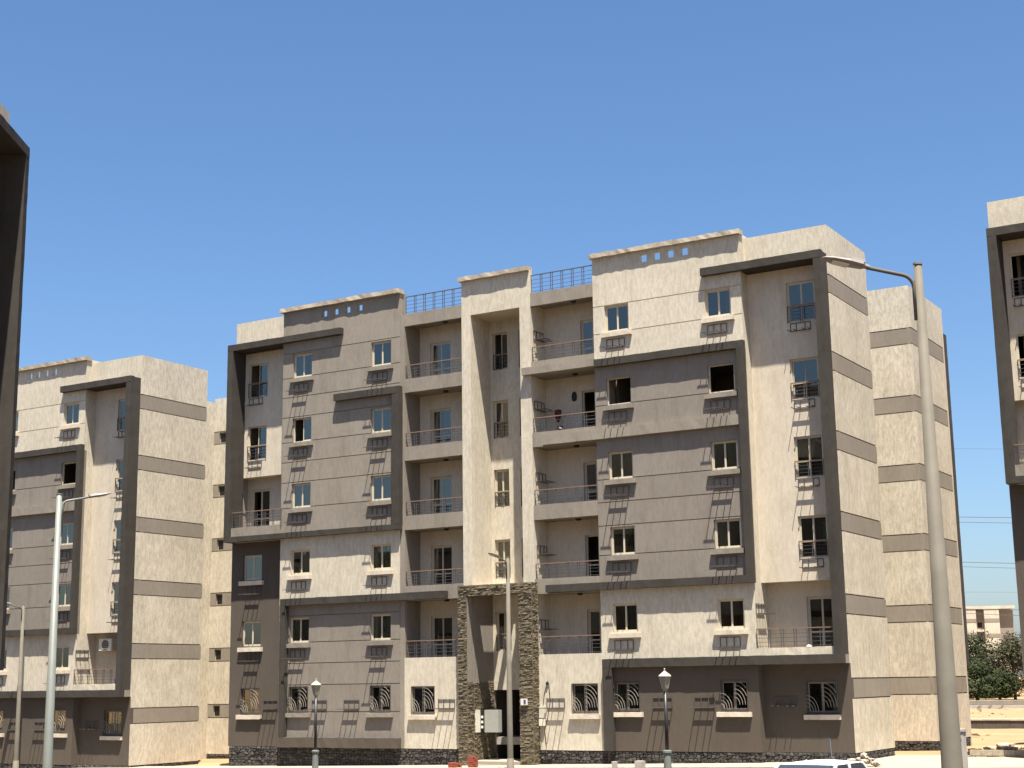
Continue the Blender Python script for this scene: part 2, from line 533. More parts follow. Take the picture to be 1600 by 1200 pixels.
def rubble_mesh(areas, size, dep, seed):
    """irregular plinth stones"""
    rnd = random.Random(seed); mb = MB()
    for axis, d, sg, a0, a1, z0, z1 in areas:
        nz = max(1, round((z1 - z0) / size)); na = max(1, round((a1 - a0) / (size * 1.35)))
        pts = {}
        for i in range(na + 1):
            for j in range(nz + 1):
                sa = (a1 - a0) / na; sz = (z1 - z0) / nz
                da = rnd.uniform(-.34, .34) * sa if 0 < i < na else 0
                dz = rnd.uniform(-.34, .34) * sz if 0 < j < nz else 0
                pts[i, j] = (a0 + i * sa + da + (sa * .3 * (j % 2) if 0 < i < na else 0), z0 + j * sz + dz)
        for i in range(na):
            for j in range(nz):
                q = [pts[i, j], pts[i + 1, j], pts[i + 1, j + 1], pts[i, j + 1]]
                cx = sum(p[0] for p in q) / 4; cz = sum(p[1] for p in q) / 4
                P = lambda p, dd: (p[0], dd, p[1]) if axis == 'y' else (dd, p[0], p[1])
                o = rnd.uniform(.35, 1) * dep; t = rnd.random() ** 1.6
                back = [P((cx + (p[0] - cx) * .96, cz + (p[1] - cz) * .96), d) for p in q]
                k = rnd.uniform(.55, .8)
                front = [P((cx + (p[0] - cx) * k, cz + (p[1] - cz) * k), d + sg * o * rnd.uniform(.6, 1.2)) for p in q]
                n = len(mb.v); mb.v += back + front
                for f in [(4, 5, 6, 7), (0, 1, 5, 4), (1, 2, 6, 5), (2, 3, 7, 6), (3, 0, 4, 7)]:
                    mb.f.append(tuple(n + i for i in f)); mb.t.append(t)
    return mb


# ------------------------------------------------------------------ the apartment house (built once, at the origin)
def apartment_house():
    root = empty('apartment_building')
    WB, WH, WW = .777, 1.102, 1.09                     # window sill height over the storey, opening height and width
    COLX = (-10.287, -5.856, 5.856, 10.287)
    rows3 = lambda k0, k1: [3 * k + d for k in range(k0, k1) for d in (.79, 1.95, 2.88)]
    whole = [(x - WW / 2, x + WW / 2, 3 * k + WB, 3 * k + WB + WH) for x in COLX for k in range(6)]
    ph = [(x, x + .31, 18.46, 18.79) for x in (6.98, 7.57, 8.17, 8.79)] + [(x, x + .30, 18.44, 18.75) for x in (-9.2, -8.56, -7.88, -7.2)]
    H = whole + ph
    # front walls, right half
    wall(root, CREAM, 4.8, 11.28, 14.40, 18.95, 0, .2, H, [15.75, 16.9])
    wall(root, GREY, 4.8, 11.28, 5.43, 14.40, 0, .2, H, [g for g in rows3(1, 5) if 5.9 < g < 14.3 and abs(g - 11.6) > .3 and abs(g - 13.95) > .1 and abs(g - 10.95) > .1])
    wall(root, CREAM, 4.8, 11.28, 2.43, 5.43, 0, .2, H)
    wall(root, BROWN, 4.8, 11.28, -.72, 2.43, 0, .2, H)
    # front walls, left half
    wall(root, GREY2, -11.43, -4.85, 8.45, 18.95, 0, .2, H, [g for g in rows3(2, 6) if 9 < g < 17.2])
    wall(root, CREAM, -11.43, -4.85, 5.43, 8.45, 0, .2, H)
    wall(root, GREY, -11.43, -4.85, -.72, 5.43, 0, .2, H, [g for g in rows3(0, 2) if .3 < g < 5.2])
    # parapet copings
    for a, b in ((-11.56, -4.80), (4.72, 11.34)):
        beam(root, COPE, a, b, -.17, .26, 18.93, 19.10, name='coping', j=.012, step=.22, top=.035)
    beam(root, COPE, -1.68, 1.80, -.17, .26, 18.93, 19.10, name='coping', j=.012, step=.22, top=.03)
    # return walls of the wide bays
    wall(root, CREAM, .2, 1.45, 2.43, 19.0, 11.28, 11.08, axis='x')
    wall(root, BROWN, .2, .70, -.72, 2.43, 11.28, 11.08, axis='x')
    wall(root, GREY, .2, 1.45, -.72, 19.0, -11.43, -11.23, axis='x')
    wall(root, GREY, .2, .5, 17.9, 19.0, -4.85, -5.05, axis='x')
    wall(root, CREAM, .2, .5, 17.9, 19.0, 4.8, 5.0, axis='x')
    # strip between grey bay and left balconies
    wall(root, TAUPE, -4.85, -4.6, -.72, 17.92, .03, .2)

    # stair tower
    wall(root, CREAM, -1.6, -1.14, 5.9, 18.95, 0, .2); wall(root, CREAM, 1.30, 1.82, 5.9, 18.95, 0, .2)
    wall(root, CREAM, -1.14, 1.30, 17.41, 18.95, 0, .2)
    wall(root, CREAM, .2, 1.75, 5.9, 17.90, -1.14, -1.60, axis='x'); wall(root, CREAM, .2, 1.75, 5.9, 17.90, 1.82, 1.30, axis='x')
    wall(root, GREY, 0, 1.75, -1.6, 5.9, -1.14, -1.60, axis='x'); wall(root, CREAM, 0, 1.75, -1.6, 5.9, 1.82, 1.30, axis='x')
    MB().box(-1.14, 1.30, .2, 1.75, 17.41, 17.9).build('stair_ceiling', CREAM_S, root)
    sh = []
    for k in range(1, 6):
        for xc in (-.625, .70): sh.append((xc - .38, xc + .38, 3 * k + .22, 3 * k + 1.87))
    wall(root, CREAM, -1.14, 1.30, 1.86, 17.41, 1.55, 1.75, sh)
    for k in range(1, 6):
        for xc in (-.625, .70):
            w_ = window(root, xc, 3 * k + .22, .76, 1.65, 1.66, name='stair_window', lowrail=.70, left=(k != 5 or xc > 0), right=True, curtain=(0.05, .8) if k in (2, 3) else None)
            railing(root, xc - .37, xc + .37, 1.60, 3 * k + .23, .66)

    # balconies either side of the stair tower
    for sx, a, b, dx in ((-1, -4.6, -1.6, -3.50), (1, 1.82, 4.8, 4.09)):
        dw = 1.10
        holes = [(dx - dw / 2, dx + dw / 2, 3 * k - .3, 3 * k + 1.76) for k in range(1, 6)]
        wall(root, CREAM_S, a, b, 2.4, 17.5, 1.2, 1.4, holes, name='balcony_back_wall')
        FA = TAUPE
        for k in range(2, 6):
            beam(root, FA, a, b, .02, .2, 3 * k - .6, 3 * k, name='balcony_front', j=.004, top=.008)
            MB().box(a, b, .2, 1.2, 3 * k - .6, 3 * k - .3).build('balcony_floor', TAUPE, root)
            railing(root, a + .02, b - .02, .10, 3 * k, .60)
        MB().box(a, b, .2, 1.2, 2.4, 2.7).build('balcony_floor', TAUPE, root)
        railing(root, a + .02, b - .02, .10, 3.0, .68)
        beam(root, FA, a, b, .02, .2, 17.38, 17.93, name='roof_fascia', j=.004, top=.01)
        MB().box(a, b, .2, 1.4, 17.5, 17.75).build('balcony_ceiling', TAUPE, root)
        railing(root, a, b, .12, 17.95, .76, hand=False, name='roof_railing')
        for k in range(1, 6):
            opn = {(-1, 4): (False, False), (1, 4): (False, True), (1, 2): (False, True)}.get((sx, k), (True, True))
            door(root, dx, 3 * k - .3, dw, 2.06, 1.30, left=opn[0], right=opn[1], tape=(sx < 0 and k == 3), curtain=(.5, .95) if (k + sx) % 2 == 0 else None)
            link('ceiling_lamp', mesh_of('ceiling_lamp', lambda: MB().lathe([(.10, .0), (.115, -.02), (.115, -.06), (.07, -.085), (.03, -.09)], 12), BLACK, True), None, root, ((a + b) / 2 + .25, .62, 3 * k + 2.4 if k < 5 else 17.5))
        if sx > 0:
            for k in range(1, 6):
                br = link('ac_bracket', bracket_mesh(), None, root, (1.82, .62, 3 * k + 1.02)); br.rotation_euler = (0, 0, R(90))
    # side walls of the balcony recesses
    wall(root, GREY, .2, 1.4, -.72, 17.5, -4.6, -4.8, axis='x'); wall(root, CREAM, .2, 1.4, -.72, 17.5, 4.8, 5.0, axis='x')
    # ground floor walls under the balconies
    gL = [(-4.26, -3.07, .68, 1.82)]; gR = [(3.42, 4.6, .70, 1.84)]
    wall(root, CREAM, -4.6, -1.6, -.72, 3.0, .0, .2, gL); wall(root, CREAM, 1.82, 4.8, -.72, 3.0, .0, .2, gR)

    # wide bays at the corners
    bx, bw = 13.42, 1.14
    wall(root, CREAM_S, 11.28, 14.62, 5.46, 17.43, .68, .88, [(bx - bw / 2, bx + bw / 2, 3 * k + .28, 3 * k + 1.86) for k in range(2, 6)], name='bay_wall')
    wall(root, CREAM_S, -14.62, -11.43, 11.5, 17.43, .68, .88, [(-13.5 - bw / 2, -13.5 + bw / 2, 3 * k + .28, 3 * k + 1.90) for k in (4, 5)], name='bay_wall')
    for k in range(2, 6):
        fw_ = window(root, bx, 3 * k + .28, bw, 1.58, .76, name='bay_window', lowrail=.64, left=k != 4, right=k != 4, curtain=(0, .45) if k == 3 else None)
        railing(root, bx - bw / 2, bx + bw / 2, .66, 3 * k + .28, .62)
        link('ac_bracket', bracket_mesh2(), None, root, (bx - .06, .68, 3 * k - .06))
    for k in (4, 5):
        window(root, -13.5, 3 * k + .28, bw, 1.62, .76, name='bay_window', lowrail=.70, left=False)
        railing(root, -13.5 - bw / 2, -13.5 + bw / 2, .66, 3 * k + .28, .66)
        link('ac_bracket', bracket_mesh2(), None, root, (-13.6, .68, 3 * k - .06))
    # bay balconies (first floor right, third floor left)
    wall(root, CREAM_S, 11.28, 14.62, 2.43, 5.46, 1.30, 1.5, [(12.80, 13.95, 2.75, 4.90)], name='balcony_back_wall')
    wall(root, CREAM_S, -14.62, -11.43, 8.43, 11.5, 1.20, 1.4, [(-14.22, -13.10, 8.75, 10.98)], name='balcony_back_wall')
    door(root, 13.375, 2.75, 1.15, 2.15, 1.38); door(root, -13.66, 8.75, 1.12, 2.23, 1.28, tape=True)
    beam(root, CREAM, 11.28, 14.30, -.12, .05, 2.74, 3.02, name='balcony_front', j=.006, top=.015)
    beam(root, TAUPE, -14.28, -11.43, -.12, .05, 8.66, 9.08, name='balcony_front', j=.006, top=.015)
    MB().box(11.28, 14.62, .05, 1.3, 2.43, 2.74).build('balcony_floor', TAUPE, root)
    MB().box(-14.62, -11.43, .05, 1.2, 8.43, 8.74).build('balcony_floor', TAUPE, root)
    MB().box(11.28, 14.62, .88, 1.3, 5.46, 5.7).build('balcony_ceiling', CREAM_S, root)
    MB().box(-14.62, -11.43, .88, 1.2, 11.5, 11.7).build('balcony_ceiling', CREAM_S, root)
    railing(root, 11.30, 14.29, -.05, 3.02, .68); railing(root, -14.27, -11.36, -.05, 9.08, .70)
    br = link('ac_bracket', bracket_mesh(), None, root, (11.28, .42, 4.3)); br.rotation_euler = (0, 0, R(90))
    # dark walls below the bay balconies
    wall(root, BROWN, 11.28, 14.655, -.72, 2.43, .42, .62, [(12.92, 14.12, .66, 1.81)])
    wall(root, BROWN, -14.655, -11.43, -.72, 8.43, .42, .62, [(-13.97, -12.85, 3 * k + .70, 3 * k + 1.84) for k in range(3)])
    window(root, 13.52, .66, 1.20, 1.15, .54, sill=(SILL, .68, .17), grille=True, face=.42)
    for k in range(3):
        window(root, -13.41, 3 * k + .70, 1.12, 1.14, .52, sill=(SILL, .70, .19), grille=k == 0, face=.42, curtain=(0, .95) if k == 1 else None)
    link('ac_bracket', bracket_mesh(), None, root, (-13.3, .42, 6.05)); link('ac_bracket', bracket_mesh(), None, root, (-13.3, .42, 3.05))
    link('ac_bracket', bracket_mesh(), None, root, (-12.2, .42, .92)); link('ac_bracket', bracket_mesh2(), None, root, (12.14, .42, .95))

    # dark projecting frames
    F = -.25
    # right corner frame
    beam(root, DARK, 9.69, 14.61, F, .0, 17.43, 17.73, name='frame_beam'); MB().box(11.28, 14.61, .001, .68, 17.43, 17.70).build('frame_soffit', DARK, root)
    beam(root, DARK, 14.30, 14.61, F + .003, .68, 2.43, 17.43, name='frame_post', j=.004)
    beam(root, DARK, 4.93, 14.61, F + .004, .0, 2.43, 2.75, name='frame_beam')
    beam(root, DARK, 4.93, 5.32, F + .006, .0, -.72, 2.43, name='frame_post', j=.004)
    # right hand hook frame
    beam(root, DARK, 4.90, 11.34, F, .0, 14.37, 14.66); beam(root, DARK, 11.06, 11.34, F + .003, .0, 5.72, 14.37, name='frame_post', j=.004)
    beam(root, DARK, 2.46, 11.34, F, .0, 5.43, 5.72)
    beam(root, TAUPE, 1.50, 4.90, F + .01, .02, 14.42, 14.72, name='balcony_lip'); beam(root, TAUPE, 2.40, 11.06, F + .06, .0, 11.42, 11.80, name='string_course')
    # left corner frame
    beam(root, DARK, -14.61, -7.95, F, .0, 17.45, 17.74); MB().box(-14.61, -11.43, .001, .68, 17.45, 17.70).build('frame_soffit', DARK, root)
    beam(root, DARK, -14.61, -14.28, F + .003, .68, 8.43, 17.45, name='frame_post', j=.004)
    beam(root, DARK, -14.61, -4.71, F + .004, .0, 8.43, 8.66); MB().box(-14.61, -11.43, .001, .05, 8.43, 8.65).build('frame_soffit', DARK, root)
    beam(root, DARK, -5.10, -4.71, F + .002, .03, 8.66, 14.40, name='frame_post', j=.004)
    beam(root, DARK, -8.31, -4.71, F, .0, 14.40, 14.70)
    # left ground frame
    beam(root, DARK, -11.20, -2.37, F, .0, 5.41, 5.71); beam(root, DARK, -11.20, -10.90, F + .003, .0, -.3, 5.41, name='frame_post', j=.004)
    beam(root, BROWN, -11.20, -4.77, F - .02, .0, -.72, -.30, name='ledge', j=.01)

    # windows of the four main columns
    op = {(2, 4): (False, False), (3, 4): (False, False), (0, 4): (False, True)}
    cur = {(0, 1): (.0, .5), (0, 3): (0, 1), (1, 1): (0, 1), (2, 2): (.5, 1), (3, 2): (0, .45), (2, 3): (0, 1), (1, 3): (.5, 1), (3, 3): (.55, 1), (2, 0): (0, 1), (0, 5): (.0, .5), (1, 5): (.5, 1), (1, 4): (0, 1), (2, 5): (.0, .3), (3, 5): (.7, 1), (1, 2): (0, 1), (0, 2): (.5, 1), (2, 1): (.6, 1)}
    for c, x in enumerate(COLX):
        for k in range(6):
            if k in (1, 2) and c < 2: sm = GREY if k == 1 else SILL
            elif k == 0: sm = SILL if c > 1 else TAUPE
            elif k == 5 and c > 1 or k == 1: sm = SILL
            else: sm = TAUPE
            l, r = op.get((c, k), (True, True))
            if (c, k) in ((2, 4), (3, 4)):             # no sashes fitted yet: bare frame
                fm_ = lambda: MB().box(-WW / 2, -WW / 2 + .05, 0, .07, 0, WH).box(WW / 2 - .05, WW / 2, 0, .07, 0, WH).box(-WW / 2 + .05, WW / 2 - .05, 0, .07, 0, .05).box(-WW / 2 + .05, WW / 2 - .05, 0, .07, WH - .05, WH)
                f = link('window', mesh_of('bareframe', fm_, ALU), None, root, (x, .1, 3 * k + WB))
                beam(f, sm, -.68, .68, -.24, -.08, -.22, -.05, name='sill', j=.004, step=.2, top=.006)
            else:
                window(root, x, 3 * k + WB, WW, WH, .10, left=l, right=r, sill=(sm, .68, .17), grille=k == 0, curtain=cur.get((c, k)))
            if k: link('ac_bracket', bracket_mesh(), None, root, (x - .06, 0, 3 * k + .10))
    for x in (-9.1, -7.36, -2.47, 2.70, 7.36, 9.1): link('ac_bracket', bracket_mesh(), None, root, (x, 0, .91))
    window(root, -3.665, .68, 1.19, 1.14, .1, sill=(SILL, .70, .17), grille=True); window(root, 4.01, .70, 1.18, 1.14, .1, sill=(SILL, .68, .17), grille=True)

    # side walls with bands
    band = [(3 * k + 1.206, 3 * k + 1.874) for k in range(6)]

    def banded(a0, a1, z0, z1, d0, d1, axis, holes=()):
        s = 1 if d1 > d0 else -1
        w = cells(MB(), a0, a1, z0, z1, d0 + s * .07, d1, holes, axis).build('side_wall', BAND, root)
        zz = [z0] + [z for p in band for z in p] + [z1]; g = .042
        for i in range(len(zz) - 1):
            isb = i % 2 == 1
            lo = zz[i] + (g if i else 0); hi = zz[i + 1] - (g if i < len(zz) - 2 else 0)
            if isb: lo, hi = zz[i] + .002, zz[i + 1] - .002
            cells(MB(), a0, a1, lo, hi, d0 + (s * .006 if isb else 0), d0 + s * .07, holes, axis, back=False).build('wall_band' if isb else 'wall_panel', BAND if isb else SIDE, w)
        return w
    for sx in (1, -1):
        banded(.424, 5.05, -.72, 18.85, sx * 14.66, sx * 14.46, 'x')                      # front wing
        X = lambda p, q: tuple(sorted((sx * p, sx * q)))
        wh = [(*X(10.08, 10.56), 3 * k + 1.24, 3 * k + 1.84) for k in range(6)]
        banded(*X(9.7, 14.64), -.72, 18.80, 11.0, 11.2, 'y', wh)                          # rear wing, across the light court
        banded(11.003, 16.1, -.72, 18.80, sx * 14.66, sx * 14.46, 'x')
        for h in wh:
            f = MB().box(h[0], h[1], 11.10, 11.14, h[2], h[3]).build('court_window', ALU, root)
            MB().box(h[0] + .05, h[1] - .05, 11.085, 11.099, h[2] + .05, h[3] - .05).build('glass_pane', BLACK, f)
        wall(root, SIDE, 5.05, 11.0, -1.7, 18.6, sx * 9.7, sx * 9.5, axis='x', name='court_wall')
        wall(root, SIDE, *X(9.5, 14.45), -1.7, 18.6, 5.05, 4.85, name='court_wall')
        beam(root, DARK, *X(14.30, 14.60), 16.3, 17.05, 2.4, 17.70, name='frame_post', j=.004)
        beam(root, DARK, *X(9.7, 14.30), 16.3, 17.05, 17.40, 17.70, name='frame_beam')
        MB().box(*X(9.5, 14.45), 11.2, 16.1, 17.7, 17.9).build('roof', ROOF, root)
    # corner parapets over the bays, rear walls, roof, floors
    wall(root, CREAM, 11.28, 14.655, 17.70, 18.85, .42, .62, name='parapet'); wall(root, CREAM, -14.655, -11.43, 17.70, 18.93, .42, .62, name='parapet')
    MB().box(-14.655, 14.655, 16.1, 16.3, -1.7, 18.80).build('rear_wall', SIDE, root)
    MB().box(-14.45, 14.45, 1.76, 4.84, 17.75, 17.95).build('roof', ROOF, root); MB().box(-9.5, 9.5, 4.84, 16.1, 17.74, 17.94).build('roof', ROOF, root)
    for a, b in ((-14.45, -4.6), (4.8, 14.45)):
        MB().box(a, b, .9, 1.76, 17.72, 17.94).build('roof', ROOF, root)
    for k in range(0, 6):
        z = 3 * k - .6
        fl = MB(); fl.box(-14.4, 14.4, 1.78, 4.84, z, z + .3)
        for a, b in ((-11.2, -5.05), (5.02, 11.06)): fl.box(a, b, .22, 1.78, z + .001, z + .301)
        for a, b in ((-14.4, -11.45), (11.3, 14.4)): fl.box(a, b, 1.52, 1.78, z + .002, z + .302)
        fl.build('floor_slab', CONC, root)
    iw = MB()
    for x in (-14.0, -11.3, -8.0, -4.7, -1.4, 1.5, 4.9, 8.0, 11.2, 14.0): iw.box(x - .06, x + .06, 1.8, 4.6, -1.2, 17.6)
    iw.box(-14.4, 14.4, 4.6, 4.75, -1.2, 17.6)
    for x in (-8.0, 8.0): iw.box(x - .06, x + .06, .22, 1.8, -.9, 17.4)
    iw.build('partition_wall', INNER, root)

    # plinth
    boxes = [(-14.60, -11.43, .44, .62, -2.8, -.72), (-11.43, -1.6, .05, .2, -2.8, -.73), (1.93, 11.28, .05, .2, -2.8, -.73), (11.28, 14.60, .44, .62, -2.8, -.72)]
    for sx in (-1, 1):
        e = sorted((sx * 14.46, sx * 14.62))
        boxes += [(*e, .62, 5.05, -2.8, -.72), (*e, 11.15, 16.1, -2.8, -.72), (*sorted((sx * 9.7, sx * 14.62)), 11.03, 11.15, -2.8, -.721)]
    ps = [MB().box(*q).build('plinth', MORTARD, root) for q in boxes]; p = ps[0]
    ar = [('y', .44, -1, -14.60, -11.43, -1.9, -.73), ('y', .05, -1, -11.43, -1.62, -1.9, -.735), ('y', .05, -1, 1.95, 11.28, -1.9, -.735),
          ('y', .44, -1, 11.28, 14.62, -1.9, -.73), ('x', 14.62, 1, .44, 5.05, -1.9, -.73), ('y', 11.03, -1, 9.7, 14.62, -1.9, -.73),
          ('x', 14.62, 1, 11.03, 16.1, -1.9, -.73), ('x', 11.26, 1, .05, .44, -1.9, -.735)]
    tag(rubble_mesh(ar, .115, .06, 3).build('plinth_stones', BASALT, p), kind='stuff')

    # stone entrance portal
    pt = MB(); Y = -.45
    pt.box(-1.60, -1.17, Y, 0, -2.6, 5.85); pt.box(1.32, 1.93, Y, 0, -2.6, 5.85); pt.box(-1.17, 1.32, Y, -.12, 5.42, 5.85)
    pt.box(-1.165, -1.142, 0, 1.55, -2.0, 1.94)
    p = pt.build('entrance_portal', MORTAR, root)
    ar = [('y', Y, -1, -1.60, -1.16, -1.7, 5.42), ('y', Y, -1, 1.31, 1.93, -1.7, 5.42), ('y', Y, -1, -1.60, 1.93, 5.42, 5.87),
          ('x', 1.93, 1, Y, 0, -1.7, 5.87), ('x', -1.17, 1, Y, 0, -1.7, 1.94), ('x', -1.142, 1, 0, 1.55, -1.7, 1.94)]
    tag(stones_mesh(ar, .035, .085, .09, .30, .04, 11).build('cladding_stones', STONE, p), kind='stuff')
    wall(root, GREY, Y + .01, 0, 1.94, 5.40, -1.155, -1.175, axis='x')
    # portal roof with three open slots
    cn = MB(); xs = [-1.14, -.86, -.56, -.36, -.06, .14, .42, 1.32]
    for i in range(0, len(xs) - 1, 2): cn.box(xs[i], xs[i + 1], -.12, 1.55, 5.55, 5.86)
    for i in range(1, len(xs) - 1, 2): cn.box(xs[i], xs[i + 1], -.12, .12, 5.551, 5.861); cn.box(xs[i], xs[i + 1], 1.24, 1.55, 5.551, 5.861)
    cn.build('portal_roof', CREAM_S, root)
    # lobby and stairs inside the doorway
    lb = MB(); lb.box(-1.2, 1.36, 1.75, 5.0, -1.9, -1.35); lb.box(-1.32, -1.2, 1.75, 5, -1.9, 2.3); lb.box(1.36, 1.48, 1.75, 5, -1.9, 2.3)
    lb.build('lobby', BROWN, root)
    for i in range(7): MB().box(-.1, 1.34, 2.6 + .28 * i, 4.58, -1.35 + .17 * i, -1.18 + .17 * i).build('stair_step', BROWN, root)
    MB().box(-1.14, 1.30, 1.55, 1.75, 1.62, 1.86).build('door_lintel', CREAM_S, root)
    return root


house = apartment_house()
house.name = 'apartment_building'
tag(house, 'six storey cream and grey apartment block with stone entrance portal, centre of the photo', 'building', 'apartment blocks of one design')


def clone(off, rz, label, skip=lambda n: False):
    c = copy_tree(house, None, skip)
    c.location = off; c.rotation_euler = (0, 0, rz)
    c['label'] = label
    return c


left_house = clone((-34.65, -.67, -.91), R(-.57), 'matching cream and grey block further left behind two street lamps')
clone((35.07, 1.2, .08), 0, 'matching block cut off by the right edge of the photo')
A = R(122)
ca, sa = math.cos(A), math.sin(A)
lx, ly = 14.61, -.25
clone((-1.51 - (lx * ca - ly * sa), -23.77 - (lx * sa + ly * ca), .02), A, 'nearest block, only its dark corner frame showing at the left edge')

clone((-34, -84, -1.0), R(180), 'block across the street, showing only as a dark reflection in the lower right windows')
clone((-69, -84, -1.5), R(180), 'second block across the street, showing only as a reflection in the lower left windows')

# ------------------------------------------------------------------ ground
def gz(x, y):
    t = min(max((y - 14) / 30, 0), 1); t = t * t * (3 - 2 * t)
    return (-1.4 + .02 * min(max(x, -60), 40)) * (1 - t) + -1.32 * t


SAND = simple('desert_sand', (.28, .182, .098), rough=.97, var=.16, scale=.35, spec=.1, bump=.5, bscale=3.0)
ASPH = simple('dusty_asphalt', (.068, .051, .034), rough=.9, var=.2, scale=1.5, bump=.3)
PAVE = simple('cement_paving', (.29, .25, .19), rough=.95, var=.12, scale=1.2, bump=.3)
KERB = simple('kerb_concrete', (.40, .36, .30), rough=.95, var=.15, scale=3, bump=.3)
ROCK = simple('limestone_rubble', (.50, .42, .31), rough=.95, var=.2, scale=5, tone=.35, bump=.4)


def sheet(name, xs, ys, dz, mat, rough_z=0.0):
    mb = MB(); idx = {}
    for i, x in enumerate(xs):
        for j, y in enumerate(ys):
            z = gz(x, y) + dz
            if rough_z and y > 16: z += rough_z * (noise.noise(Vector((x * .16, y * .16, 3))) + .5 * noise.noise(Vector((x * .5, y * .5, 8))))
            idx[i, j] = len(mb.v); mb.v.append((x, y, z))
    for i in range(len(xs) - 1):
        for j in range(len(ys) - 1):
            mb.f.append((idx[i, j], idx[i + 1, j], idx[i + 1, j + 1], idx[i, j + 1])); mb.t.append(.5)
    return mb.build(name, mat, smooth=True)


def frange(a, b, n): return [a + (b - a) * i / n for i in range(n + 1)]


xs = [-3000, -900, -300, -140] + frange(-90, 60, 75) + [100, 200, 500, 2500]
ys = [-2500, -500, -160] + frange(-90, 12, 34) + frange(14, 120, 70) + [140, 170, 220, 320, 600, 1500, 6000]
tag(sheet('ground', xs, ys, 0, SAND, .16), 'pale desert sand around the blocks', kind='structure')
tag(sheet('road', frange(-120, 90, 42), [-95, -70, -50, -35, -24.5, -20, -15, -8.3, -3.5], .004, ASPH), 'asphalt street in front of the blocks', kind='structure')
tag(sheet('road', frange(-160, 120, 28), [106, 110, 115], .20, ASPH), 'asphalt road beyond the sand lot', kind='structure')


def kerb(name, x0, x1, y0, y1, h, label, mat=KERB, lo=-.3):
    mb = MB(); n = int((x1 - x0) / .8)
    for i in range(n):
        a = x0 + (x1 - x0) * i / n; b = x0 + (x1 - x0) * (i + 1) / n - .012
        j = random.uniform(-.006, .006)
        za, zb = gz(a, y0), gz(b, y0)
        mb.hexa([(a, y0, za + lo), (b, y0, zb + lo), (b, y1, zb + lo), (a, y1, za + lo), (a, y0, za + h + j), (b, y0, zb + h + j), (b, y1, zb + h + j), (a, y1, za + h + j)], random.random())
    return tag(mb.build(name, mat), label, kind='structure')


pv = sheet('pavement', frange(-70, 14.6, 60), [-3.2, -1.5, .6], .09, PAVE); tag(pv, 'cement pavement along the front of the blocks', kind='structure')
pv2 = sheet('pavement', frange(14.62, 24, 10), [-4.0, -2.0, 5.0], .09, PAVE); tag(pv2, 'cement pavement beside the end wall', kind='structure')
kerb('kerb', -70, 14.6, -3.45, -3.2, .14, 'kerb of the front pavement')
KDARK = simple('dark_concrete', (.085, .075, .062), rough=.95, var=.2, scale=2)
kerb('kerb', -60, 90, 44.0, 44.3, .50, 'dark face of the low kerb wall across the sand lot', KDARK); kerb('kerb', -60, 90, 43.95, 44.6, .60, 'pale top of the low kerb wall across the sand lot', KERB, .515)
kerb('kerb', -160, 120, 104.6, 105.2, .30, 'near kerb of the far road'); kerb('kerb', -160, 120, 115.6, 117.0, .62, 'far kerb of the far road', PAVE)

# ------------------------------------------------------------------ street lamps
GALV = simple('galvanised_pole', (.118, .104, .080), rough=.7, var=.14, scale=2, spec=.2)
GALVG = simple('grey_green_pole', (.155, .165, .145), rough=.5, var=.08, scale=3, spec=.5)
HOUS = simple('lamp_housing', (.20, .18, .16), rough=.5, var=.1, spec=.4)
LENS = simple('lamp_lens', (.55, .52, .42), rough=.25, var=.05, spec=.5)


